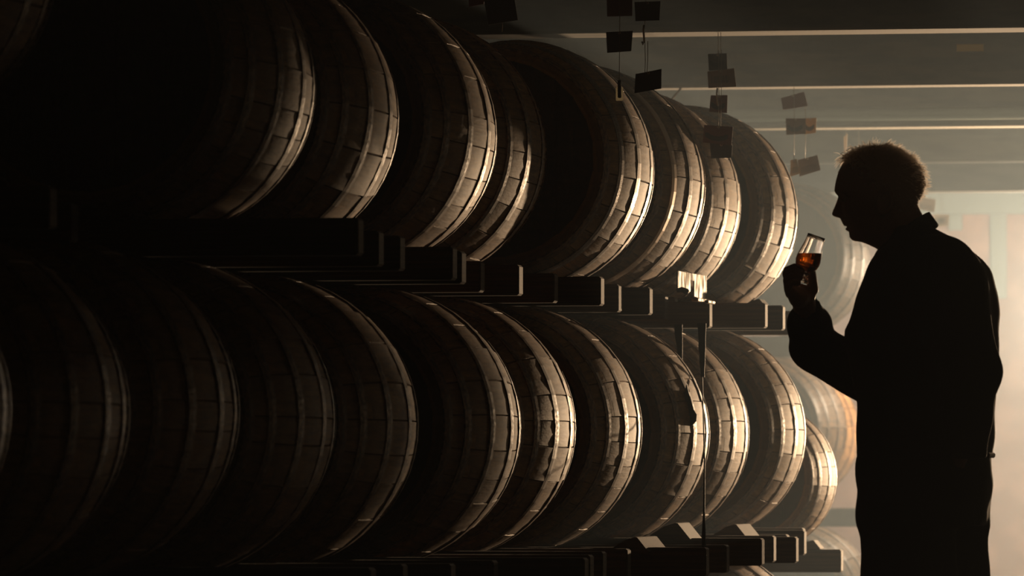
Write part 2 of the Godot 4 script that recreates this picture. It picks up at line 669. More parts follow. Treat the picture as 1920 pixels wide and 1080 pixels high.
# right edge and middle height in pixels, at a depth
func cask(called: String, center: Vector3, scale: float, label: String, group: String, yaw := 0.0) -> Node3D:
	var o := thing(called, center, label, "cask", group)
	o.basis = Basis(Vector3.UP, deg_to_rad(yaw) + rng.randf_range(-0.008, 0.008)).scaled(Vector3.ONE * scale)
	var w := []
	var total := 0.0
	for k in 26:
		w.append(rng.randf_range(0.72, 1.28))
		total += w[-1]
	var a := rng.randf() * TAU
	for k in 26:
		var share: float = w[k] / total * TAU
		var mat: Material = M.stave[[0, 0, 0, 1, 1, 2, 3][rng.randi() % 7]]
		var b := Basis(Vector3.BACK, a + share / 2) * Basis.from_scale(Vector3(share / (TAU / 26.0), 1.0 + rng.randf_range(-0.004, 0.004), 1.0))
		piece("stave", stave_meshes[rng.randi() % 3], mat, o, Transform3D(b, Vector3.ZERO))
		a += share
	for k in 3:
		piece("hoop", hoop_meshes[k], M.hoop, o)
		piece("hoop", hoop_meshes[k], M.hoop, o, Transform3D(Basis(Vector3.UP, PI), Vector3.ZERO))
	piece("cask_head", head_mesh, M.head, o)
	piece("cask_head", head_mesh, M.head, o, Transform3D(Basis(Vector3.UP, PI), Vector3.ZERO))
	return o


func rail(x_end: float, y_mid: float, z: float, label: String, height := 0.076, width := 0.06) -> void:
	var size := Vector3(x_end + 6.6, height, width)
	var o := piece("rail", box_mesh(size, 0.005), M.rail, self, Transform3D(Basis(), Vector3(x_end - size.x / 2, y_mid, -z)))
	tag(o, label, "rail", "timber rails between the tiers of casks")


# at: the foot of the sloping face, at its near end; the prism runs away from the viewer
func chock(at: Vector3, long: float, high: float, label: String) -> void:
	var st := start(-1)
	var h := high
	slab(st, PackedVector2Array([Vector2(-2.6 * h, 0.1 * h), Vector2(-2.3 * h, 0.0), Vector2(-0.05 * h, 0.0), Vector2(0.0, 0.08 * h), Vector2(-0.72 * h, 0.97 * h), Vector2(-0.85 * h, h), Vector2(-1.5 * h, 0.8 * h)]), -long, 0.0)
	var o := piece("wedge", done(st), M.rail, self, Transform3D(Basis(Vector3.UP, rng.randf_range(-0.04, 0.04)), at))
	tag(o, label, "wedge", "wooden wedges under the casks")


func casks_and_rails() -> void:
	make_cask_meshes()
	var ord := ["nearest", "second", "third", "fourth", "fifth", "sixth", "seventh", "eighth", "ninth", "tenth", "eleventh"]
	# right edges in pixels, row by row (row 1 at 12.7 m, each 0.95 m behind the last)
	var upper := [[100, -100], [160, 0], [330, 60], [590, 140], [748, 215], [928, 245], [1028, 275], [1228, 311], [1322, 345], [1388, 378], [1497, 405]]
	var upper_look := ["blurred upper-tier oak cask cut off by the picture's corner, nearest", "", "", "upper-tier cask with one soft glowing rim, second nearest", "upper-tier cask with a glossy bright rim, third nearest",
		"upper-tier cask with a thin lit edge, fourth nearest", "upper-tier cask with a clear bright edge strip, fifth nearest", "upper-tier cask with wet glints on its hoops, sixth nearest", "upper-tier cask with a shining hoop, seventh nearest", "upper-tier cask just above the slotted bracket, eighth nearest", "upper-tier cask beside the raised glass, last of its row"]
	for k in 11:
		if k == 1 or k == 2: continue
		var z := 12.7 + 0.95 * (k - 3) if k else 11.25
		var q := bilge(upper[k][0], upper[k][1], z)
		if k >= 3: q.y = lerpf(q.y, TIER[0], 0.5)
		var o := cask("cask", Vector3(q.x - CASK_R, q.y, -z), 1.0, upper_look[k], "oak casks of the upper tier", [-1, -1, -1, -0.5, 0.5, -1, 1, 1, 0.5, 0, 0.5][k])
		for c in o.get_children():
			if c.mesh == hoop_meshes[1] and k == 8: c.material_override = M.shiny_hoop
			if (c.mesh == hoop_meshes[1] or c.mesh == hoop_meshes[2]) and k == 7: c.material_override = M.glint_hoop
	cask("cask", Vector3(bilge(928, 245, 14.6).x - CASK_R - 0.70, TIER[0], -14.6), 1.0, "unlit cask deep in the upper tier, glimpsed past the nearest one", "oak casks of the upper tier")
	var lower := [[15, 790], [235, 790], [440, 775], [627, 800], [783, 810], [970, 815], [1080, 812], [1205, 812], [1330, 821], [1403, 817], [1513, 812]]
	var lower_look := ["middle-tier cask at the very edge, dull red-brown, nearest", "middle-tier cask with a dull reddish head, second nearest", "middle-tier cask with a dim blurred rim, third nearest", "middle-tier cask with its rim lit only low down, fourth nearest", "middle-tier cask with a thin brown lit rim, fifth nearest",
		"middle-tier cask with a tall thin lit rim, sixth nearest", "middle-tier cask with one lit stave patch, seventh nearest", "middle-tier cask with broad lit staves, eighth nearest", "middle-tier cask behind the hanging torn straps, ninth nearest", "middle-tier cask right below the bracketed rail, tenth nearest", "middle-tier cask under the man's elbow, last of its row"]
	for k in 11:
		var z := 12.7 + 0.95 * (k - 3) - 0.0 if k > 0 else 9.85
		if k >= 2: z = 11.75 + 0.95 * (k - 2)
		var q := bilge(lower[k][0], lower[k][1], z)
		q.y = lerpf(q.y, TIER[1], 0.5)
		cask("cask", Vector3(q.x - CASK_R, q.y, -z), 1.0, lower_look[k], "oak casks of the middle tier", [-1, -1, -1.5, -0.5, -0.5, -1, 0.5, 1, 0.5, 0, 0.5][k])
	for k in range(5, 11):
		var z := 11.75 + 0.95 * (k - 2)
		var q := bilge(lower[k][0] + 4, 1200, z)
		cask("cask", Vector3(q.x - CASK_R, TIER[2], -z), 1.0, "bottom-tier cask, mostly cut off, below the %s middle-tier cask" % ord[k], "oak casks of the bottom tier")
	# a small cask past the end of the row, and the far stack
	var q := bilge(1570, 895, 20.5, 0.245 / CASK_R)
	cask("small_cask", Vector3(q.x - 0.245, q.y, -20.5), 0.245 / CASK_R, "small oak cask just past the end of the middle tier", "")
	for s in [[1632, 486, 27.0, "hazy far cask in the gap behind glass and face"], [1587, 806, 27.6, "hazy far cask with brightly lit staves, overlapping the small cask"], [1613, 812, 28.9, "hazy far cask half hidden by the man's belly"], [1642, 1126, 27.0, "hazy far cask at the picture's foot by the man's thigh"]]:
		q = bilge(s[0], s[1], s[2])
		cask("cask", Vector3(q.x - CASK_R, q.y, -s[2]), 1.0, s[3], "far casks in the haze")
	# rails under the upper tier: right end (px) of the nearer and the farther rail of each row
	var ends := [[100, 140], [250, 300], [430, 500], [677, 715], [755, 853], [870, 905], [977, 1043], [1130, 1163], [1221, 1250], [1268, 1437], [1470, 1504]]
	for k in 11:
		if k == 1 or k == 2: continue
		var z := 12.7 + 0.95 * (k - 3) if k else 11.25
		for side in 2:
			var zz := z + (-0.33 if side == 0 else 0.33)
			rail(P(ends[k][side], 560, zz).x, 0.482, zz, "dark timber rail, %s of the two under the %s upper-tier cask" % ["nearer" if side == 0 else "farther", ord[maxi(k - 2, 0)]])
	rail(P(1333, 590, 17.93).x, P(1333, 590.5, 17.93).y, 17.93, "dark timber rail with a pale split end, carrying the slotted bracket")
	var low := [[700, 760], [850, 930], [1100, 1110], [1134, 1180], [1327, 1365], [1431, 1453], [1495, 1478], [1510, 1508]]
	var low_top := [1074, 1070, 1058, 1043, 1035.6, 1008, 1009, 990]
	for k in 8:
		var z := 11.75 + 0.95 * (k + 1)
		for side in 2:
			var zz := z + (-0.33 if side == 0 else 0.33)
			var e := P(low[k][side], low_top[k] - (5.0 if side else 0.0), zz)
			rail(e.x, lerpf(e.y - 0.038, -0.2155, 0.5), zz, "dark timber rail, %s of the two under the %s middle-tier cask" % ["nearer" if side == 0 else "farther", ord[k + 3]])
	for s in [20.3, 20.75]:
		var e := P(1579 if s < 20.5 else 1574, 1031, s)
		rail(e.x, e.y - 0.036, s, "short-ended timber rail, %s of the two under the small cask" % ("nearer" if s < 20.5 else "farther"), 0.075)
	for t in 2:
		for s in [26.7, 27.4]:
			rail(P(1640, 800, s).x, [P(0, 647, 27.0).y - 0.02, P(0, 968, 27.0).y][t], s, "timber rail in the haze, %s one %s the far casks" % ["nearer" if s < 27 else "farther", ["between the upper and middle of", "low beneath"][t]])
	# wedges between rail and cask
	var wedges := [[1216, 1037, 16.1, 0.28, 0.042, "splintered lit wedge under the ninth middle-tier cask"], [1294, 1013, 17.05, 0.26, 0.048, "chipped pale-flecked wedge beside the hanging cord's foot"], [1400, 1010, 18.0, 0.26, 0.042, "dim brown wedge under the last middle-tier casks"],
		[1440, 582, 18.95, 0.13, 0.036, "dark wedge on the rail below the last upper-tier cask"], [1538, 1030, 20.25, 0.1, 0.03, "grey wedge on the small cask's rail"]]
	for s in wedges: chock(P(s[0], s[1], s[2]), s[3], s[4], s[5])


# ---------------------------------------------------------------- the man
var feet: Vector3
var tf := []
var tb := []
var tw := []


func J(px: float, py: float, zoff := 0.0) -> Vector3:
	return P(px, py, MAN_Z - zoff) - feet


# lists of (height, value) with rising heights, from (px, py) pairs going up the picture
func contour(pairs: Array) -> Array:
	var out := []
	for p in pairs:
		var v := J(p[0], p[1])
		out.append(Vector2(v.y, v.x))
	return out


func loft_d(p: Vector3, f: Array, b: Array, w: Array, y0: float, y1: float, n: float) -> float:
	var y := clampf(p.y, y0, y1)
	var x0 := look(f, y)
	var x1 := look(b, y)
	var hw := look(w, y)
	var a := maxf((x1 - x0) / 2, 0.01)
	var k := pow(pow(absf((p.x - x0 - a) / a), n) + pow(absf(p.z / hw), n), 1.0 / n)
	var d := (k - 1.0) * minf(a, hw)
	return maxf(d, maxf(p.y - y1, y0 - p.y))


func person() -> void:
	var hip := P(1733, 900, MAN_Z)
	feet = Vector3(hip.x, FLOOR, -MAN_Z)
	var o := thing("person", feet, "man in a dark jacket, seen from the side, nosing a raised glass", "person")
	# ---- body: one mesh of trunk, limbs, hands, then the head in finer cells
	var st := start(1)
	var sh_r := J(1720, 545, -0.15)
	var arm_r := J(1675, 725, -0.15)
	var el_r := J(1528, 648, -0.19)
	var wr_r := J(1506, 562, -0.04)
	var sh_l := J(1765, 505, 0.17)
	var el_l := J(1826, 695, 0.21)
	var wr_l := J(1788, 885, 0.13)
	var hip_f := J(1712, 930, 0.09)
	var hip_b := J(1765, 930, -0.09)
	var kn_f := Vector3(J(1690, 1080).x, 0.47, 0.10)
	var kn_b := Vector3(J(1783, 1080).x, 0.47, -0.10)
	var an_f := Vector3(J(1700, 1080).x, 0.085, 0.11)
	var an_b := Vector3(J(1800, 1080).x, 0.085, -0.11)
	var chest := J(1745, 560)
	var pelvis := J(1735, 890)
	var body := func(p: Vector3) -> float:
		var d := cap_d(p, pelvis, chest, 0.115, 0.125)
		d = smin(d, cap_d(p, chest, J(1690, 440), 0.09, 0.055), 0.05)
		d = smin(d, cap_d(p, J(1690, 440), J(1668, 380), 0.055, 0.06), 0.03)
		d = smin(d, cap_d(p, sh_r, arm_r, 0.045, 0.04), 0.04)
		d = smin(d, cap_d(p, arm_r, el_r, 0.04, 0.036), 0.02)
		d = smin(d, cap_d(p, el_r, wr_r, 0.036, 0.025), 0.02)
		d = smin(d, cap_d(p, sh_l, el_l, 0.045, 0.036), 0.04)
		d = smin(d, cap_d(p, el_l, wr_l, 0.036, 0.026), 0.02)
		for s in [[hip_f, kn_f, an_f], [hip_b, kn_b, an_b]]:
			d = smin(d, cap_d(p, s[0], s[1], 0.075, 0.052), 0.04)
			d = smin(d, cap_d(p, s[1], s[2], 0.052, 0.036), 0.03)
			d = smin(d, cap_d(p, s[2] + Vector3(0.02, -0.04, 0), s[2] + Vector3(-0.14, -0.06, 0), 0.032, 0.02), 0.03)
		return d
	nets(st, body, Vector3(-0.42, 0.0, -0.36), Vector3(0.30, 1.72, 0.36), 0.018)
	hand_right(st)
	hand_left(st, wr_l)
	head(st)
	piece("body", done(st), M.skin, o)
	# ---- jacket
	tf = contour([[1606, 868], [1607.5, 850], [1609, 800], [1610, 756], [1606, 735], [1598, 700], [1590, 660], [1585, 632], [1586, 617], [1595, 602], [1605, 577], [1610, 557], [1617, 532], [1625, 512], [1634, 495], [1645, 478], [1660, 460], [1668, 440], [1672, 425]])
	tb = contour([[1860, 868], [1859, 850], [1862, 820], [1864, 780], [1866, 740], [1869, 690], [1871, 630], [1874, 590], [1869, 547], [1862.5, 522], [1856, 505], [1840, 486], [1822, 470], [1802, 452], [1777, 440], [1756, 430], [1735, 420]])
	tw = []
	for s in [[868, 0.205], [800, 0.195], [700, 0.19], [600, 0.205], [540, 0.218], [505, 0.21], [485, 0.185], [465, 0.15], [450, 0.115], [435, 0.085], [420, 0.065]]: tw.append(Vector2(J(1700, s[0]).y, s[1]))
	var y0 := J(1700, 861).y
	var y1 := J(1700, 425).y
	var cuff := J(1513, 574, -0.065)
	var fore := (wr_r - el_r).normalized()
	var jacket := func(p: Vector3) -> float:
		var d := loft_d(p, tf, tb, tw, y0, y1, 2.3)
		# right arm, bent up to the glass, its sleeve sagging under the upper arm
		var a := cap_d(p, J(1690, 742, -0.14), J(1540, 662, -0.19), 0.058, 0.052)
		a = smin(a, cap_d(p, J(1660, 722, -0.14), J(1526, 650, -0.19), 0.050, 0.050), 0.03)
		a = smin(a, cap_d(p, J(1523, 648, -0.18), J(1518, 612, -0.14), 0.052, 0.049), 0.02)
		a = smin(a, cap_d(p, J(1518, 612, -0.14), J(1513.5, 578, -0.075), 0.049, 0.033), 0.02)
		# left arm hanging, hand in the trouser pocket
		var b := cap_d(p, sh_l, el_l, 0.072, 0.058)
		b = smin(b, cap_d(p, el_l, J(1806, 850, 0.18), 0.058, 0.046), 0.03)
		a = maxf(a, (p - cuff).dot(fore))
		d = smin(smin(d, a, 0.035), b, 0.09)
		# folds
		d += 0.0022 * sin(p.y * 46.0 + p.x * 31.0 + p.z * 18.0) * sin(p.x * 23.0 - p.y * 17.0)
		return maxf(d, y0 - p.y)
	st = start(1)
	nets(st, jacket, Vector3(-0.45, y0 - 0.03, -0.36), Vector3(0.30, y1 + 0.03, 0.36), 0.0095)
	var jk := piece("jacket", done(st), M.cloth, o)
	collar(jk)
	# pocket flap that stands off at the back hem
	st = start(-1)
	cbox(st, Transform3D(Basis(Vector3.BACK, -0.12), J(1853, 853, 0.02)), Vector3(0.02, 0.012, 0.12), 0.003)
	piece("pocket_flap", done(st), M.cloth, jk)
	# ---- trousers
	var pf := contour([[1618, 1110], [1615.5, 1080], [1611.7, 1010], [1610, 958], [1609.6, 924], [1607.4, 903], [1608, 850], [1610, 800]])
	var pb := contour([[1853, 1110], [1854, 1080], [1854, 1019], [1850, 991], [1852, 976], [1851, 964], [1856, 933], [1860, 903], [1859, 878], [1857, 859], [1850, 800]])
	var pw := [Vector2(0.5, 0.17), Vector2(1.0, 0.19), Vector2(1.2, 0.17)]
	var seat0 := J(1700, 985).y
	var trousers := func(p: Vector3) -> float:
		var d := loft_d(p, pf, pb, pw, seat0, J(1700, 850).y, 2.4)
		d = smin(d, cap_d(p, J(1701, 960, 0.09), J(1705, 1085, 0.10), 0.108, 0.106), 0.03)
		d = smin(d, cap_d(p, J(1765, 960, -0.09), J(1764, 1085, -0.10), 0.106, 0.109), 0.03)
		d = smin(d, cap_d(p, J(1705, 1085, 0.10), kn_f, 0.106, 0.08), 0.02)
		d = smin(d, cap_d(p, J(1764, 1085, -0.10), kn_b, 0.109, 0.08), 0.02)
		d = smin(d, cap_d(p, kn_f, an_f + Vector3(0, 0.02, 0), 0.08, 0.062), 0.02)
		d = smin(d, cap_d(p, kn_b, an_b + Vector3(0, 0.02, 0), 0.08, 0.062), 0.02)
		d += 0.002 * sin(p.y * 60.0 + p.x * 20.0) * sin(p.z * 30.0)
		return maxf(d, 0.075 - p.y)
	st = start(1)
	nets(st, trousers, Vector3(-0.25, 0.05, -0.30), Vector3(0.27, 1.06, 0.30), 0.012)
	piece("trousers", done(st), M.trousers, o)
	# ---- shoes
	for a in [an_f, an_b]:
		var shoe := func(p: Vector3) -> float:
			var d := cap_d(p, a + Vector3(0.025, -0.03, 0), a + Vector3(-0.06, -0.025, 0), 0.05, 0.046)
			d = smin(d, cap_d(p, a + Vector3(-0.06, -0.035, 0), a + Vector3(-0.175, -0.05, 0), 0.047, 0.034), 0.02)
			d = smin(d, cap_d(p, a + Vector3(0.02, -0.02, 0), a + Vector3(0.015, 0.02, 0), 0.045, 0.042), 0.02)
			return maxf(d, 0.003 - p.y)
		st = start(1)
		nets(st, shoe, a + Vector3(-0.24, -0.1, -0.07), a + Vector3(0.1, 0.08, 0.07), 0.008)
		piece("shoe", done(st), M.leather, o)
	hair(o)


func finger(st: SurfaceTool, pts: Array, r0: float, r1: float) -> void:
	pass


func chain(p: Vector3, pts: Array, r0: float, r1: float) -> float:
	var d := 10.0
	var n := pts.size() - 1
	for k in n:
		d = minf(d, cap_d(p, pts[k], pts[k + 1], lerpf(r0, r1, float(k) / n), lerpf(r0, r1, float(k + 1) / n)))
	return d


func hand_right(st: SurfaceTool) -> void:
	var wrist := J(1508, 572, -0.06)
	var fingers := [
		[[J(1484, 524, -0.030), J(1476, 507, -0.024), J(1490, 500.5, -0.012), J(1503, 503, -0.004)], 0.0098, 0.0078],
		[[J(1480, 533, -0.010), J(1474, 513, -0.006), J(1488, 507, 0.008), J(1503, 511, 0.014)], 0.0100, 0.0080],
		[[J(1478, 543, 0.010), J(1475, 525, 0.014), J(1487, 517, 0.024), J(1500, 521, 0.022)], 0.0095, 0.0076],
		[[J(1480, 552, 0.028), J(1476, 538, 0.033), J(1486, 529, 0.036), J(1497, 531, 0.030)], 0.0085, 0.0068]]
	var thumb := [J(1512, 562, -0.045), J(1524, 543, -0.042), J(1522.5, 521, -0.022), J(1521, 504, -0.008)]
	var f := func(p: Vector3) -> float:
		var d := cap_d(p, wrist, J(1504, 556, -0.045), 0.027, 0.027)
		d = smin(d, cap_d(p, J(1502, 556, -0.04), J(1485, 533, -0.026), 0.022, 0.014), 0.012)
		d = smin(d, cap_d(p, J(1498, 557, -0.02), J(1484, 540, 0.006), 0.021, 0.015), 0.012)
		d = smin(d, cap_d(p, J(1496, 560, -0.01), J(1484, 549, 0.024), 0.019, 0.013), 0.012)
		for g in fingers: d = smin(d, chain(p, g[0], g[1], g[2]), 0.005)
		d = smin(d, chain(p, thumb, 0.0145, 0.0095), 0.006)
		return d
	nets(st, f, J(1458, 585, 0) + Vector3(0, 0, -0.11), J(1540, 488, 0) + Vector3(0, 0, 0.06), 0.003)


func hand_left(st: SurfaceTool, wr: Vector3) -> void:
	var tip := Vector3(-0.03, -0.085, -0.02)
	var f := func(p: Vector3) -> float:
		var d := cap_d(p, wr, wr + tip, 0.026, 0.03)
		for k in 4:
			var b := wr + tip + Vector3(-0.02 + 0.014 * k, 0, 0.004)
			d = smin(d, chain(p, [b, b + Vector3(-0.012, -0.035, -0.004), b + Vector3(-0.020, -0.060 - 0.006 * (k % 2), -0.012)], 0.0095, 0.0075), 0.005)
		var t := wr + Vector3(-0.03, -0.03, -0.005)
		return smin(d, chain(p, [t, t + Vector3(-0.024, -0.034, 0), t + Vector3(-0.03, -0.062, -0.006)], 0.0125, 0.009), 0.006)
	nets(st, f, wr + Vector3(-0.12, -0.19, -0.08), wr + Vector3(0.07, 0.04, 0.08), 0.005)


var face_front := []
var face_back := []
var face_base := []
var face_width := []


func head_lists() -> void:
	face_front = contour([[1668, 520], [1662, 490], [1652, 472], [1641, 465], [1625, 457.5], [1612, 453], [1605, 453.2], [1598, 450.5], [1593, 445], [1592, 437], [1591.5, 434.5], [1586, 431.5], [1585.3, 428.5], [1588.5, 425.3], [1582, 423], [1580, 419], [1577, 412.5], [1574.5, 408.3], [1567, 407], [1561.5, 404.6], [1560, 400.5], [1562, 394.5], [1564.5, 389], [1569, 377.5], [1571.3, 368], [1567, 363], [1564.7, 358], [1565.3, 351], [1567.5, 340], [1572.5, 322], [1578, 311], [1585, 301], [1596, 290], [1609, 281.5], [1624, 276], [1640, 273.4], [1652, 272.6]])
	for k in face_front.size(): if k and face_front[k].x <= face_front[k - 1].x: face_front[k].x = face_front[k - 1].x + 0.0004
	face_base = contour([[1668, 520], [1662, 490], [1652, 472], [1641, 465], [1625, 457.5], [1614, 453], [1608, 450], [1602, 443], [1597, 434], [1592, 424], [1587, 412], [1582, 398], [1579, 384], [1576, 370], [1571, 361], [1569, 350], [1569.5, 340], [1573, 322], [1578, 311], [1585, 301], [1596, 290], [1609, 281.5], [1624, 276], [1640, 273.4], [1652, 272.6]])
	face_back = contour([[1740, 520], [1735, 450], [1724, 412], [1717, 395], [1716, 385], [1720, 376], [1726, 366], [1730, 355], [1732, 345], [1730, 332], [1721, 315], [1704, 297.5], [1684, 284.5], [1670, 277], [1660, 273.4], [1653, 272.6]])
	face_width = []
	for s in [[520, 0.062], [470, 0.056], [458, 0.052], [452, 0.054], [440, 0.060], [425, 0.064], [405, 0.067], [385, 0.071], [365, 0.074], [345, 0.0755], [325, 0.0745], [308, 0.069], [295, 0.059], [285, 0.046], [278, 0.031], [274.5, 0.017], [272.6, 0.004]]: face_width.append(Vector2(J(1650, s[0]).y, s[1]))


# a point of the head: height and angle, 0 towards the face
func head_point(y: float, t: float, grow := 0.0) -> Vector3:
	var xf := look(face_base, y)
	var xb := look(face_back, y)
	var w := look(face_width, y)
	var mid := lerpf(xf, xb, 0.54)
	var c := cos(t)
	var s := sin(t)
	var sup := 1.0 / pow(pow(absf(c), 2.2) + pow(absf(s), 2.2), 1.0 / 2.2)
	var ax := (mid - xf) if c > 0 else (xb - mid)
	var p := Vector3(mid - c * sup * (ax + grow), y, s * sup * (w + grow))
	if c > 0.2:
		var out := xf - look(face_front, y)
		var py: float = (J(1600, 500).y - y) * 820.0 + 500.0     # back to picture rows, for the features' widths
		var sig := 0.030
		if py > 361 and py < 386: sig = 0.0085
		elif py >= 386 and py < 399: sig = lerpf(0.0085, 0.015, (py - 386) / 13.0)
		elif py >= 399 and py < 410: sig = 0.015
		elif py >= 410 and py < 440: sig = 0.022
		p.x -= out * exp(-pow(p.z / sig, 2.0))
		# eye sockets and cheeks
		for side in [-1.0, 1.0]:
			var dz: float = (p.z - side * 0.032) / 0.016
			var dy := (py - 371.0) / 9.0
			p.x += 0.011 * exp(-dz * dz - dy * dy)
			var cz: float = (p.z - side * 0.045) / 0.02
			var cy := (py - 396.0) / 14.0
			p.x -= 0.005 * exp(-cz * cz - cy * cy)
	return p


func head(st: SurfaceTool) -> void:
	head_lists()
	var ylo := J(1650, 515).y
	var yhi := J(1650, 272.6).y
	var rows := 150
	var cols := 96
	var pts := []
	for r in rows + 1:
		var t := float(r) / rows
		var y := lerpf(ylo, yhi, t) if t < 0.85 else lerpf(lerpf(ylo, yhi, 0.85), yhi, sin((t - 0.85) / 0.15 * PI / 2))
		var ring := []
		for c in cols:
			var k := float(c) / cols * 2.0 - 1.0
			ring.append(head_point(y, PI * signf(k) * pow(absf(k), 1.25)))
		pts.append(ring)
	for r in rows:
		for c in cols:
			var c2 := (c + 1) % cols
			quad(st, pts[r][c], pts[r][c2], pts[r + 1][c2], pts[r + 1][c])
	for c in range(1, cols - 1): tri(st, pts[rows][0], pts[rows][c], pts[rows][c + 1])
	# ears and eyeballs
	for side in [-1.0, 1.0]:
		var e := J(1668, 380) + Vector3(0, 0, side * 0.076)
		var ear := func(p: Vector3) -> float:
			var q: Vector3 = p - e
			q = Basis(Vector3.BACK, 0.18) * q
			var ring := absf(Vector2(q.x / 0.62, q.y).length() - 0.026) - 0.005
			var rim := Vector2(ring, absf(q.z - side * (0.006 + q.x * 0.25)) - 0.004)
			var d := maxf(rim.x, rim.y)
			d = minf(d, maxf(Vector2(q.x / 0.62, q.y).length() - 0.026, absf(q.z + side * 0.002) - 0.004))
			return smin(d, cap_d(q, Vector3(-0.006, -0.022, 0), Vector3(-0.004, -0.031, 0), 0.007, 0.005), 0.006) - 0.0012
		nets(st, ear, e - Vector3(0.034, 0.046, 0.03), e + Vector3(0.034, 0.042, 0.03), 0.003)
		var ball := start()
		var prof := []
		for k in 9:
			var a := -PI / 2 + PI * k / 8
			prof.append(Vector2(cos(a) * 0.0115 if k % 8 else 0.0, sin(a) * 0.0115))
		lathe(st, prof, 14, Transform3D(Basis(), J(1583, 371) + Vector3(0.004, 0, side * 0.032)))


func collar(jk: Node) -> void:
	var st := start(1)
	var back_top := J(1742, 398)
	var front_top := J(1646, 470)
	var back_low := J(1738, 440)
	var front_low := J(1640, 497)
	var back_out := J(1759, 420)
	var front_out := J(1633.5, 491)
	var n := 40
	var rings := []
	for k in n + 1:
		var t := lerpf(-PI * 0.93, PI * 0.93, float(k) / n)     # 0 at the nape
		var b := 0.5 + 0.5 * cos(t)
		b = b * b * (3 - 2 * b)
		var at := func(f: Vector3, g: Vector3, w: float) -> Vector3:
			var m := f.lerp(g, 0.5 + 0.5 * cos(t))
			return Vector3(m.x, m.y, sin(t) * w)
		var low: Vector3 = (at as Callable).call(front_low, back_low, 0.076)
		var top: Vector3 = (at as Callable).call(front_top, back_top, 0.071)
		var out: Vector3 = (at as Callable).call(front_out, back_out, 0.094)
		rings.append([low, low.lerp(top, 0.55), top + Vector3(0, -0.002, 0), top + Vector3(0.001, 0.001, 0).lerp(Vector3.ZERO, 0.0), top.lerp(out, 0.2) + Vector3(0, 0.002, 0), out, out + Vector3(0, -0.003, 0), top.lerp(out, 0.5) + Vector3(0, -0.008, 0), low.lerp(top, 0.5) + Vector3(0.004 * cos(t), 0, 0.004 * sin(t))])
	for k in n:
		for j in 8: quad(st, rings[k][j], rings[k][j + 1], rings[k + 1][j + 1], rings[k + 1][j])
	piece("collar", done(st), M.cloth, jk)


func hair(o: Node) -> void:
	var st := start(1)
	var ys := []
	var y_low := J(1650, 398).y
	var y_hi := J(1650, 273.0).y
	for r in 41: ys.append(lerpf(y_low, y_hi, sin(float(r) / 40 * PI / 2)))
	var lo_t := func(y: float) -> float:
		# how far round the head the hair comes forward at a height (angle from the face)
		var top := J(1650, 300).y
		var side := J(1650, 365).y
		if y > top: return 0.55 + 0.5 * (y_hi - y) / (y_hi - top)
		if y > side: return lerpf(1.55, 1.05, (y - side) / (top - side))
		return lerpf(2.2, 1.75, (y - y_low) / (side - y_low))
	var cols := 60
	var pts := []
	for y in ys:
		var ring := []
		var t0: float = (lo_t as Callable).call(y)
		for c in cols + 1:
			var u := float(c) / cols
			var edge := minf(minf(u, 1.0 - u) * 12.0, 1.0)
			ring.append(head_point(y, lerpf(t0, TAU - t0, u), 0.0045 * edge - 0.001 + 0.001 * sin(u * 90.0 + y * 300.0)))
		pts.append(ring)
	for r in 40:
		for c in cols: quad(st, pts[r][c], pts[r][c + 1], pts[r + 1][c + 1], pts[r + 1][c])
	# loose strands
	rng.seed = 99
	for k in 3400:
		var y := lerpf(y_low, y_hi, sqrt(rng.randf()))
		if k % 2 == 0: y = lerpf(J(1650, 330).y, y_hi, sqrt(rng.randf()))
		var t0: float = (lo_t as Callable).call(y)
		var t := lerpf(t0 - 0.15, TAU - t0 + 0.15, rng.randf())
		strand(st, head_point(y, t), head_point(y, t, 0.01), rng.randf_range(0.010, 0.027) * lerpf(0.45, 1.0, clampf((y - J(1650, 380).y) / 0.06, 0.0, 1.0)))
	for k in 900:
		var y := lerpf(J(1650, 305).y, y_hi, rng.randf())
		var t := rng.randf_range(0.5, TAU - 0.5)
		strand(st, head_point(y, t), head_point(y, t, 0.01) + Vector3(0.0, 0.006, 0), rng.randf_range(0.011, 0.026), -0.05)
	# the tuft over the forehead
	for k in 260:
		var y := lerpf(J(1650, 302).y, J(1650, 280).y, rng.randf())
		var t := rng.randfn(0.0, 0.5)
		strand(st, head_point(y, t), head_point(y, t, 0.01) + Vector3(-0.004, 0.0, 0), rng.randf_range(0.016, 0.04), -0.5)
	var h := piece("hair", done(st), M.hair, o)
	h.set_meta("label", "thin pale flyaway hair")


func strand(st: SurfaceTool, root: Vector3, toward: Vector3, length: float, drop := -0.16) -> void:
	var d := (toward - root).normalized()
	d = (d + Vector3(rng.randfn(0.25, 0.35), rng.randfn(0.0, 0.3), rng.randfn(0.0, 0.35))).normalized()
	var pts := [root - d * 0.002]
	var p := root
	for k in 3:
		p += d * length / 3
		d = (d + Vector3(rng.randfn(0.08, 0.15), drop, rng.randfn(0.0, 0.15))).normalized()
		pts.append(p)
	var w := Vector3(rng.randfn(0.0, 1.0), rng.randfn(0.0, 1.0), rng.randfn(0.0, 0.3)).normalized() * 0.0007
	for k in 3:
		var e := lerpf(1.0, 0.4, (k + 1) / 3.0)
		quad(st, pts[k] - w, pts[k] + w, pts[k + 1] + w * e, pts[k + 1] - w * e)


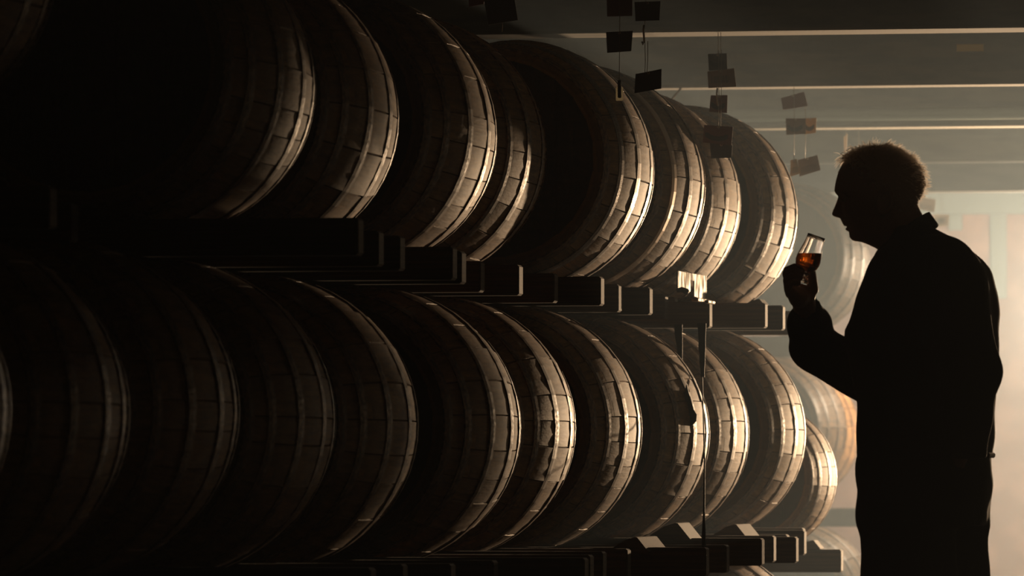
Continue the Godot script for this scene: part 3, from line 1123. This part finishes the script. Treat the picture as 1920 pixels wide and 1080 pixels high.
# ---------------------------------------------------------------- the glass
func glass() -> void:
	var rim := P(1531.2, 442.0, MAN_Z)
	var bowl := P(1517.5, 482.0, MAN_Z)
	var up := (rim - bowl).normalized()
	var side := Vector3(0, 0, 1)
	var right := up.cross(side).normalized()
	var basis := Basis(right, up, right.cross(up))
	var foot := rim - up * 0.112
	var o := thing("nosing_glass", foot, "tulip-shaped tasting glass of amber whisky tilted in the man's hand", "glass")
	var outer := [Vector2(0.0, 0.0), Vector2(0.017, 0.0), Vector2(0.0185, 0.002), Vector2(0.0185, 0.005), Vector2(0.015, 0.010), Vector2(0.012, 0.016), Vector2(0.0125, 0.022), Vector2(0.019, 0.029), Vector2(0.0255, 0.038), Vector2(0.0285, 0.048), Vector2(0.0288, 0.056), Vector2(0.0272, 0.066), Vector2(0.0247, 0.078), Vector2(0.0225, 0.090), Vector2(0.0212, 0.102), Vector2(0.0208, 0.1115), Vector2(0.0203, 0.1122)]
	var inner := [Vector2(0.0196, 0.1120), Vector2(0.0200, 0.102), Vector2(0.0212, 0.090), Vector2(0.0233, 0.078), Vector2(0.0257, 0.066), Vector2(0.0272, 0.056), Vector2(0.0269, 0.048), Vector2(0.0238, 0.038), Vector2(0.0165, 0.031), Vector2(0.008, 0.0285), Vector2(0.0, 0.028)]
	var st := start(1)
	lathe(st, outer + inner, 64, Transform3D(basis, Vector3.ZERO))
	piece("bowl", done(st), M.glass, o)
	# whisky: the inside of the bowl up to a level surface
	var level := P(1518, 475.2, MAN_Z).y - foot.y
	inner.reverse()
	var fine := []
	for k in inner.size() - 1:
		for j in 6: fine.append((inner[k] as Vector2).lerp(inner[k + 1], j / 6.0))
	st = start(1)
	var n := 64
	var walls := []
	for k in n:
		var a := TAU * k / n
		var ring := []
		for q in fine:
			var v := basis * Vector3((q.x + 0.0003) * cos(a), q.y - 0.0002, -(q.x + 0.0003) * sin(a))
			if v.y > level:
				var last: Vector3 = ring[-1]
				if last.y < level: v = last.lerp(v, (level - last.y) / maxf(v.y - last.y, 1e-6))
				else: v = last
			ring.append(v)
		walls.append(ring)
	for k in n:
		var k2 := (k + 1) % n
		for j in fine.size() - 1: quad(st, walls[k][j], walls[k2][j], walls[k2][j + 1], walls[k][j + 1])
	var mid := Vector3.ZERO
	for k in n: mid += walls[k][-1] / n
	st.set_smooth_group(-1)
	for k in n: tri(st, mid, walls[k][-1], walls[(k + 1) % n][-1])
	piece("whisky", done(st), M.whisky, o)


# ---------------------------------------------------------------- bracket and straps on a rail's end
func bracket_and_straps() -> void:
	# a plate along the row, facing the aisle, from pixel column 1270 to 1317
	var z := 17.72
	var a := P(1270, 543, z)
	var far := z
	while P(1317, 543, far).x > a.x and far < 19.0: far += 0.01
	var w := far - z
	var hgt := P(1270, 508, z).y - a.y
	var o := thing("slotted_bracket", a, "bright slotted metal bracket standing on a rail's end", "bracket")
	var st := start(-1)
	var x1 := w * 0.43
	var x2 := w * 0.57
	var xf := Transform3D(Basis(Vector3.UP, PI / 2 - 0.02), Vector3.ZERO)
	slab(st, PackedVector2Array([Vector2(0, 0.004), Vector2(x1 * 0.5, 0.004), Vector2(x1 * 0.7, -0.004), Vector2(x1, 0.0), Vector2(x1, hgt * 0.62), Vector2(x2, hgt * 0.62), Vector2(x2, -0.012), Vector2(w, -0.018), Vector2(w, hgt), Vector2(0, hgt)]), -0.002, 0.002, xf)
	piece("plate", done(st), M.bracket, o)
	st = start(-1)
	cbox(st, Transform3D(xf.basis, xf * Vector3(w * 0.72, -0.022, 0.008)), Vector3(w * 0.42, 0.011, 0.02), 0.002)
	piece("foot", done(st), M.bracket, o)
	st = start(-1)
	cbox(st, Transform3D(Basis(Vector3.UP, PI / 2), P(1331, 566.5, 17.80) - a), Vector3(0.13, 0.010, 0.012), 0.002)
	piece("lug", done(st), M.bracket, o)
	st = start()
	tube(st, [P(1269, 545, 17.7) - a, P(1278, 543, 17.7) - a, P(1288, 547, 17.7) - a, P(1291, 549, 17.7) - a], [0.006, 0.008, 0.009, 0.005], 7)
	piece("bolt", done(st), M.black_metal, o)
	# torn straps hanging from the rail
	var labels := ["tapering torn dark strap under the bracketed rail, the one with a modelled shadow", "tapering torn dark strap under the rail's very end, trailing a long cord"]
	var tops := [[1264.5, 1279.5, 614, 1278, 735, 1280], [1307.5, 1324, 612, 1314, 707, 1321]]
	for s in 2:
		var d: Array = tops[s]
		var zz := 17.62
		var base := P((d[0] + d[1]) / 2, d[2], zz)
		var t := thing("torn_strap", base, labels[s], "strap", "torn straps under the bracketed rail")
		st = start(-1)
		var left := []
		var right := []
		var steps := 14
		rng.seed = 300 + s
		for j in steps + 1:
			var u := float(j) / steps
			var y := lerpf(d[2] - 6, d[4], u)
			left.append(P(lerpf(d[0], d[3], pow(u, 1.15)) + rng.randf_range(-0.8, 0.8), y, zz) - base)
			right.append(P(lerpf(d[1], d[5] if s == 0 else d[5], pow(u, 1.1)) + rng.randf_range(-0.3, 0.3), y, zz) - base)
		right.reverse()
		var line := PackedVector2Array()
		for q in left + right: line.append(Vector2(q.x, q.y))
		slab(st, line, -0.0015, 0.0015)
		piece("strip", done(st), M.strap, t)
		if s == 0:  # dark slab in place of the shadow the straps cast on the cask
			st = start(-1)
			var shadow_outline := PackedVector2Array()
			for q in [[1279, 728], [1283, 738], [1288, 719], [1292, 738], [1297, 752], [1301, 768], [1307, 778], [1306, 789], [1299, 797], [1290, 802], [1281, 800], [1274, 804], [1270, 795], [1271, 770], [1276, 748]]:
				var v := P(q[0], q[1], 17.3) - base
				shadow_outline.append(Vector2(v.x, v.y))
			slab(st, shadow_outline, zz - 17.304, zz - 17.296)
			piece("shadow_shape", done(st), M.strap, t)
		else:
			st = start()
			var pts := []
			for q in [[1316.5, 705], [1318, 760], [1321, 860], [1320, 960], [1319.5, 1000], [1319.5, 1028]]: pts.append(P(q[0], q[1], zz - 1.0 * clampf((q[1] - 705) / 200.0, 0, 1)) - base)
			tube(st, pts, [0.002, 0.0018, 0.0022, 0.003, 0.0055, 0.006], 6)
			piece("cord", done(st), M.strap, t)


# ---------------------------------------------------------------- tags on wires
func tag_image(kind: int, base: Color) -> ImageTexture:
	var im := Image.create(128, 96, false, Image.FORMAT_RGB8)
	im.fill(base)
	var r := RandomNumberGenerator.new()
	r.seed = 40 + kind
	var ink := base.darkened(0.6)
	if kind == 1:                                   # a bar code
		var x := 16
		while x < 104:
			var w := 1 + r.randi() % 4
			im.fill_rect(Rect2i(x, 30, w, 40), ink)
			x += w + 2 + r.randi() % 5
	elif kind == 2:                                 # a dark smear
		for k in 60:
			var u := k / 60.0
			im.fill_rect(Rect2i(int(8 + u * 90), int(40 + 16 * sin(u * 3.0) + r.randi() % 4), 12, 22), ink)
	elif kind == 3:                                 # small print, too small to read
		for row in 4:
			var x := 14
			while x < 108:
				var w := 3 + r.randi() % 6
				im.fill_rect(Rect2i(x, 50 + row * 9, w, 4), ink)
				x += w + 3
	elif kind == 4:                                 # a framed disc
		im.fill_rect(Rect2i(20, 20, 88, 56), base.darkened(0.12))
		for y in 96:
			for x in 128:
				if Vector2(x - 64, (y - 48) * 1.2).length() < 26: im.set_pixel(x, y, base.darkened(0.35))
	return ImageTexture.create_from_image(im)


var tag_mats := {}


func tag_mat(kind: int, base: Color) -> StandardMaterial3D:
	var key := [kind, base]
	if not tag_mats.has(key):
		var m := plain(Color.WHITE, 0.7)
		m.albedo_texture = tag_image(kind, base)
		m.backlight_enabled = true
		m.backlight = Color(0.62, 0.58, 0.54)
		tag_mats[key] = m
	return tag_mats[key]


# corners in pixels: top-left, top-right, bottom-right, bottom-left
func hang_tag(c: Array, z: float, yaw: float, kind: int, base: Color, label: String) -> void:
	var q := []
	var mid := Vector3.ZERO
	for p in c:
		q.append(P(p[0], p[1], z))
		mid += q[-1] / 4.0
	# turned about the upright through its middle: each corner slides along its own depth
	var o := thing("cask_tag", mid, label, "tag", "card tags hanging from the joists")
	var st := start(-1)
	var uv := [Vector2(0, 0), Vector2(1, 0), Vector2(1, 1), Vector2(0, 1)]
	var f := []
	var b := []
	for k in 4:
		var v: Vector3 = q[k] - mid
		v.z += v.x * tan(yaw)
		f.append(v + Vector3(0, 0, 0.0006))
		b.append(v - Vector3(0, 0, 0.0006))
	for t in [[0, 1, 2], [0, 2, 3]]:
		for j in t:
			st.set_uv(uv[j]); st.add_vertex(f[j])
		for j in [t[0], t[2], t[1]]:
			st.set_uv(uv[j]); st.add_vertex(b[j])
	for k in 4:
		var k2 := (k + 1) % 4
		for v in [f[k], b[k], b[k2], f[k], b[k2], f[k2]]:
			st.set_uv(Vector2(0.02, 0.02)); st.add_vertex(v)
	piece("card", done(st), tag_mat(kind, base), o)
	st = start()
	var e: Vector3 = (f[0] + f[1]) / 2 * 0.86
	lathe(st, [Vector2(0.0018, -0.0016), Vector2(0.0036, -0.0016), Vector2(0.0036, 0.0016), Vector2(0.0018, 0.0016), Vector2(0.0018, -0.0016)], 12, Transform3D(Basis(Vector3.RIGHT, PI / 2), e))
	piece("eyelet", done(st), M.steel, o)


func wire(x: float, y0: float, y1: float, z: float, label: String, double := false, hook := []) -> void:
	var top := P(x, y0, z)
	var o := thing("tag_wire", top, label, "wire", "wires that carry the tags")
	for k in (2 if double else 1):
		var st := start()
		var dx := 5.5 * k
		tube(st, [P(x + dx, y0 - 7, z) - top, P(x + dx * 0.8 + 1.0, (y0 + y1) / 2, z) - top, P(x + dx * 0.7, y1, z) - top], [0.0009, 0.0009, 0.0009], 5)
		piece("strand", done(st), M.string, o)
	if hook:
		var st := start()
		var pts := []
		for h in hook: pts.append(P(h[0], h[1], z - 0.01) - top)
		var rad := []
		for h in hook: rad.append(0.0026)
		tube(st, pts, rad, 7)
		piece("hook", done(st), M.steel, o)


func tags() -> void:
	var red := Color(0.42, 0.24, 0.19)
	var brown := Color(0.46, 0.38, 0.31)
	var dark := Color(0.20, 0.16, 0.14)
	var buff := Color(0.74, 0.64, 0.47)
	var pale := Color(0.86, 0.84, 0.80)
	var j1 := depth_at_height(1350, 60, 1.28) + 0.02
	var j0 := 15.05
	var j2 := depth_at_height(1490, 162, 1.28) + 0.02
	var j3 := depth_at_height(1600, 240, 1.28) + 0.02
	var j5 := depth_at_height(1800, 359, 1.28) + 0.02
	# beside the seventh upper-tier cask
	hang_tag([[877, -14], [909, -20], [908, 8], [879, 13]], j0 - 0.1, 0.2, 0, red, "reddish tag cut off by the picture's top, beside a larger dark tag")
	hang_tag([[905, -8], [963, -16], [972, 38], [916, 47]], j0 - 0.12, 0.1, 0, dark, "dark tilted tag cut off by the picture's top, nearest of all tags")
	wire(941, 34, 60, j0 - 0.12, "short loose wire end under the nearest dark tag")
	# above the eighth cask
	hang_tag([[1137, -8], [1186, -8], [1186, 30], [1138, 31]], j0, 0.1, 0, red, "faint red tag above a square dark tag on the same wire")
	hang_tag([[1136, 60], [1187, 58], [1184, 96], [1138, 99]], j0, 0.1, 0, dark, "square dark tag hanging level on a single wire")
	wire(1161, -60, 152, j0 - 0.006, "single wire that carries the level dark tag and a clip")
	var clip := thing("clip", P(1161, 146, j0), "small dark clip with a pale bright-edged base at a wire's end", "clip")
	var st := start(-1)
	cbox(st, Transform3D(Basis(), P(1161.5, 167, j0 - 0.01) - clip.position), Vector3(0.008, 0.044, 0.012), 0.002)
	piece("jaw", done(st), M.strap, clip)
	st = start(-1)
	cbox(st, Transform3D(Basis(), P(1161.5, 176, j0 + 0.008) - clip.position), Vector3(0.018, 0.034, 0.006), 0.002)
	piece("base", done(st), M.white, clip)
	hang_tag([[1190, 4], [1238, 2], [1236, 38], [1192, 40]], j0 + 0.2, -0.1, 0, dark, "faint dark tag above a metal hook")
	hang_tag([[1192, 139], [1240, 129], [1239.5, 166], [1190, 175]], j0 + 0.2, -0.1, 0, dark, "dark slanting tag below a bright metal hook")
	wire(1209, -60, 46, j0 + 0.2, "wire that ends in a bright metal hook", false, [[1207.5, 47], [1206.5, 55], [1207.5, 70], [1208, 78], [1205.5, 84], [1204, 78]])
	wire(1209, 84, 140, j0 + 0.2, "doubled wire between the metal hook and the slanting dark tag", true)
	# the long cluster from the first joist
	wire(1346, 58, 104, j1, "doubled wire tied to the first joist", true)
	hang_tag([[1327, 101], [1363, 100], [1364, 130], [1329, 133]], j1, 0.1, 2, dark, "dark smudged tag, topmost of the long cluster")
	hang_tag([[1326, 134], [1377, 128], [1381, 163], [1328, 165]], j1 + 0.02, 0.1, 1, brown, "brown tag printed with a bar code")
	wire(1347, 100, 246, j1 - 0.02, "wire running down through the long cluster of tags", true, [[1345, 165], [1344, 175], [1345, 190], [1347, 199]])
	hang_tag([[1333, 179], [1364, 178], [1363, 212], [1330, 210]], j1 + 0.01, -0.1, 2, red, "small smudged tag halfway down the long cluster")
	hang_tag([[1320, 234], [1375, 238], [1372, 273], [1317, 267]], j1 - 0.02, 0.1, 2, red, "red-brown tag with a broad black smear")
	hang_tag([[1331, 268], [1374, 272], [1372, 296], [1333, 297]], j1 + 0.01, 0.1, 0, dark, "dark tag at the foot of the long cluster")
	# the second cluster
	wire(1488.5, 164, 305, j2, "thin wire hanging from the second joist")
	wire(1509.5, 196, 300, j2 + 0.05, "thin wire carrying a small-print tag")
	hang_tag([[1464, 184], [1508, 172], [1515, 199], [1468, 206]], j2 + 0.03, 0.1, 0, red, "faint reddish tag topmost on the second joist's wire")
	hang_tag([[1473, 222], [1511, 222], [1511, 251], [1474, 253]], j2 + 0.01, 0.1, 2, brown, "brown smudged tag before a joist's lit edge")
	hang_tag([[1508, 222], [1531, 221], [1530, 249], [1508, 252]], j2 + 0.04, 0.1, 2, buff, "buff tag tucked behind the brown smudged one")
	hang_tag([[1482, 300], [1494, 298], [1500, 326], [1481, 331]], j2 + 0.01, 0.3, 3, buff, "narrow yellowish tag turned nearly sideways")
	hang_tag([[1495, 300], [1533, 291], [1539, 319], [1499, 331]], j2 + 0.05, 0.1, 3, brown, "slanting grey-brown tag with small print, beside the yellowish one")
	# by the man's head
	hang_tag([[1581.5, 256], [1589.5, 250], [1588.5, 283], [1582, 287]], j3 + 0.02, 0.9, 0, pale, "bright tag seen edge-on above the man's forehead")
	wire(1609.5, 243, 282, j3 + 0.02, "thin wire above the man's hair")
	wire(1585.5, 243, 258, j3 + 0.02, "short wire that holds the bright edge-on tag")
	wire(1740, 361, 374, j5 + 0.02, "thin wire behind the man's neck")
	wire(1765, 361, 405, j5 + 0.05, "thin wire holding the tag with the grey disc")
	hang_tag([[1722, 368], [1755, 374], [1752, 399], [1720, 392]], j5 + 0.02, 0.1, 3, pale, "pale printed tag just behind the man's neck")
	hang_tag([[1750, 402], [1780, 402], [1779, 424], [1749, 425]], j5 + 0.05, 0.1, 4, pale, "pale tag with a grey disc above the man's collar")
	# coloured labels on the joists
	var lz1 := depth_at_height(1820, 157, 1.28)
	var a := P(1819, 89.5, lz1)
	var lab := piece("joist_label", box_mesh(Vector3(51 * lz1 / FPX, 13.5 * lz1 / FPX, 0.002), 0.0004), M.yellow, self, Transform3D(Basis(), Vector3(a.x, a.y, -lz1 + 0.0012)))
	tag(lab, "yellow label stuck on the second joist", "label", "coloured labels on the joists")
	var lz2 := depth_at_height(1900, 237, 1.28)
	a = P(1916, 174.5, lz2)
	lab = piece("joist_label", box_mesh(Vector3(60 * lz2 / FPX, 13 * lz2 / FPX, 0.002), 0.0004), M.lime, self, Transform3D(Basis(), Vector3(a.x, a.y, -lz2 + 0.0012)))
	tag(lab, "yellow-green label on the third joist at the picture's edge", "label", "coloured labels on the joists")
	# a slack cord from the second joist
	st = start()
	var b := P(1277, 165, j2)
	tube(st, [Vector3.ZERO, P(1252, 196, j2 + 0.1) - b], [0.004, 0.004], 6)
	var cord := piece("slack_cord", done(st), M.string, self, Transform3D(Basis(), b))
	tag(cord, "thin slanting cord running from the second joist down behind the casks", "cord")
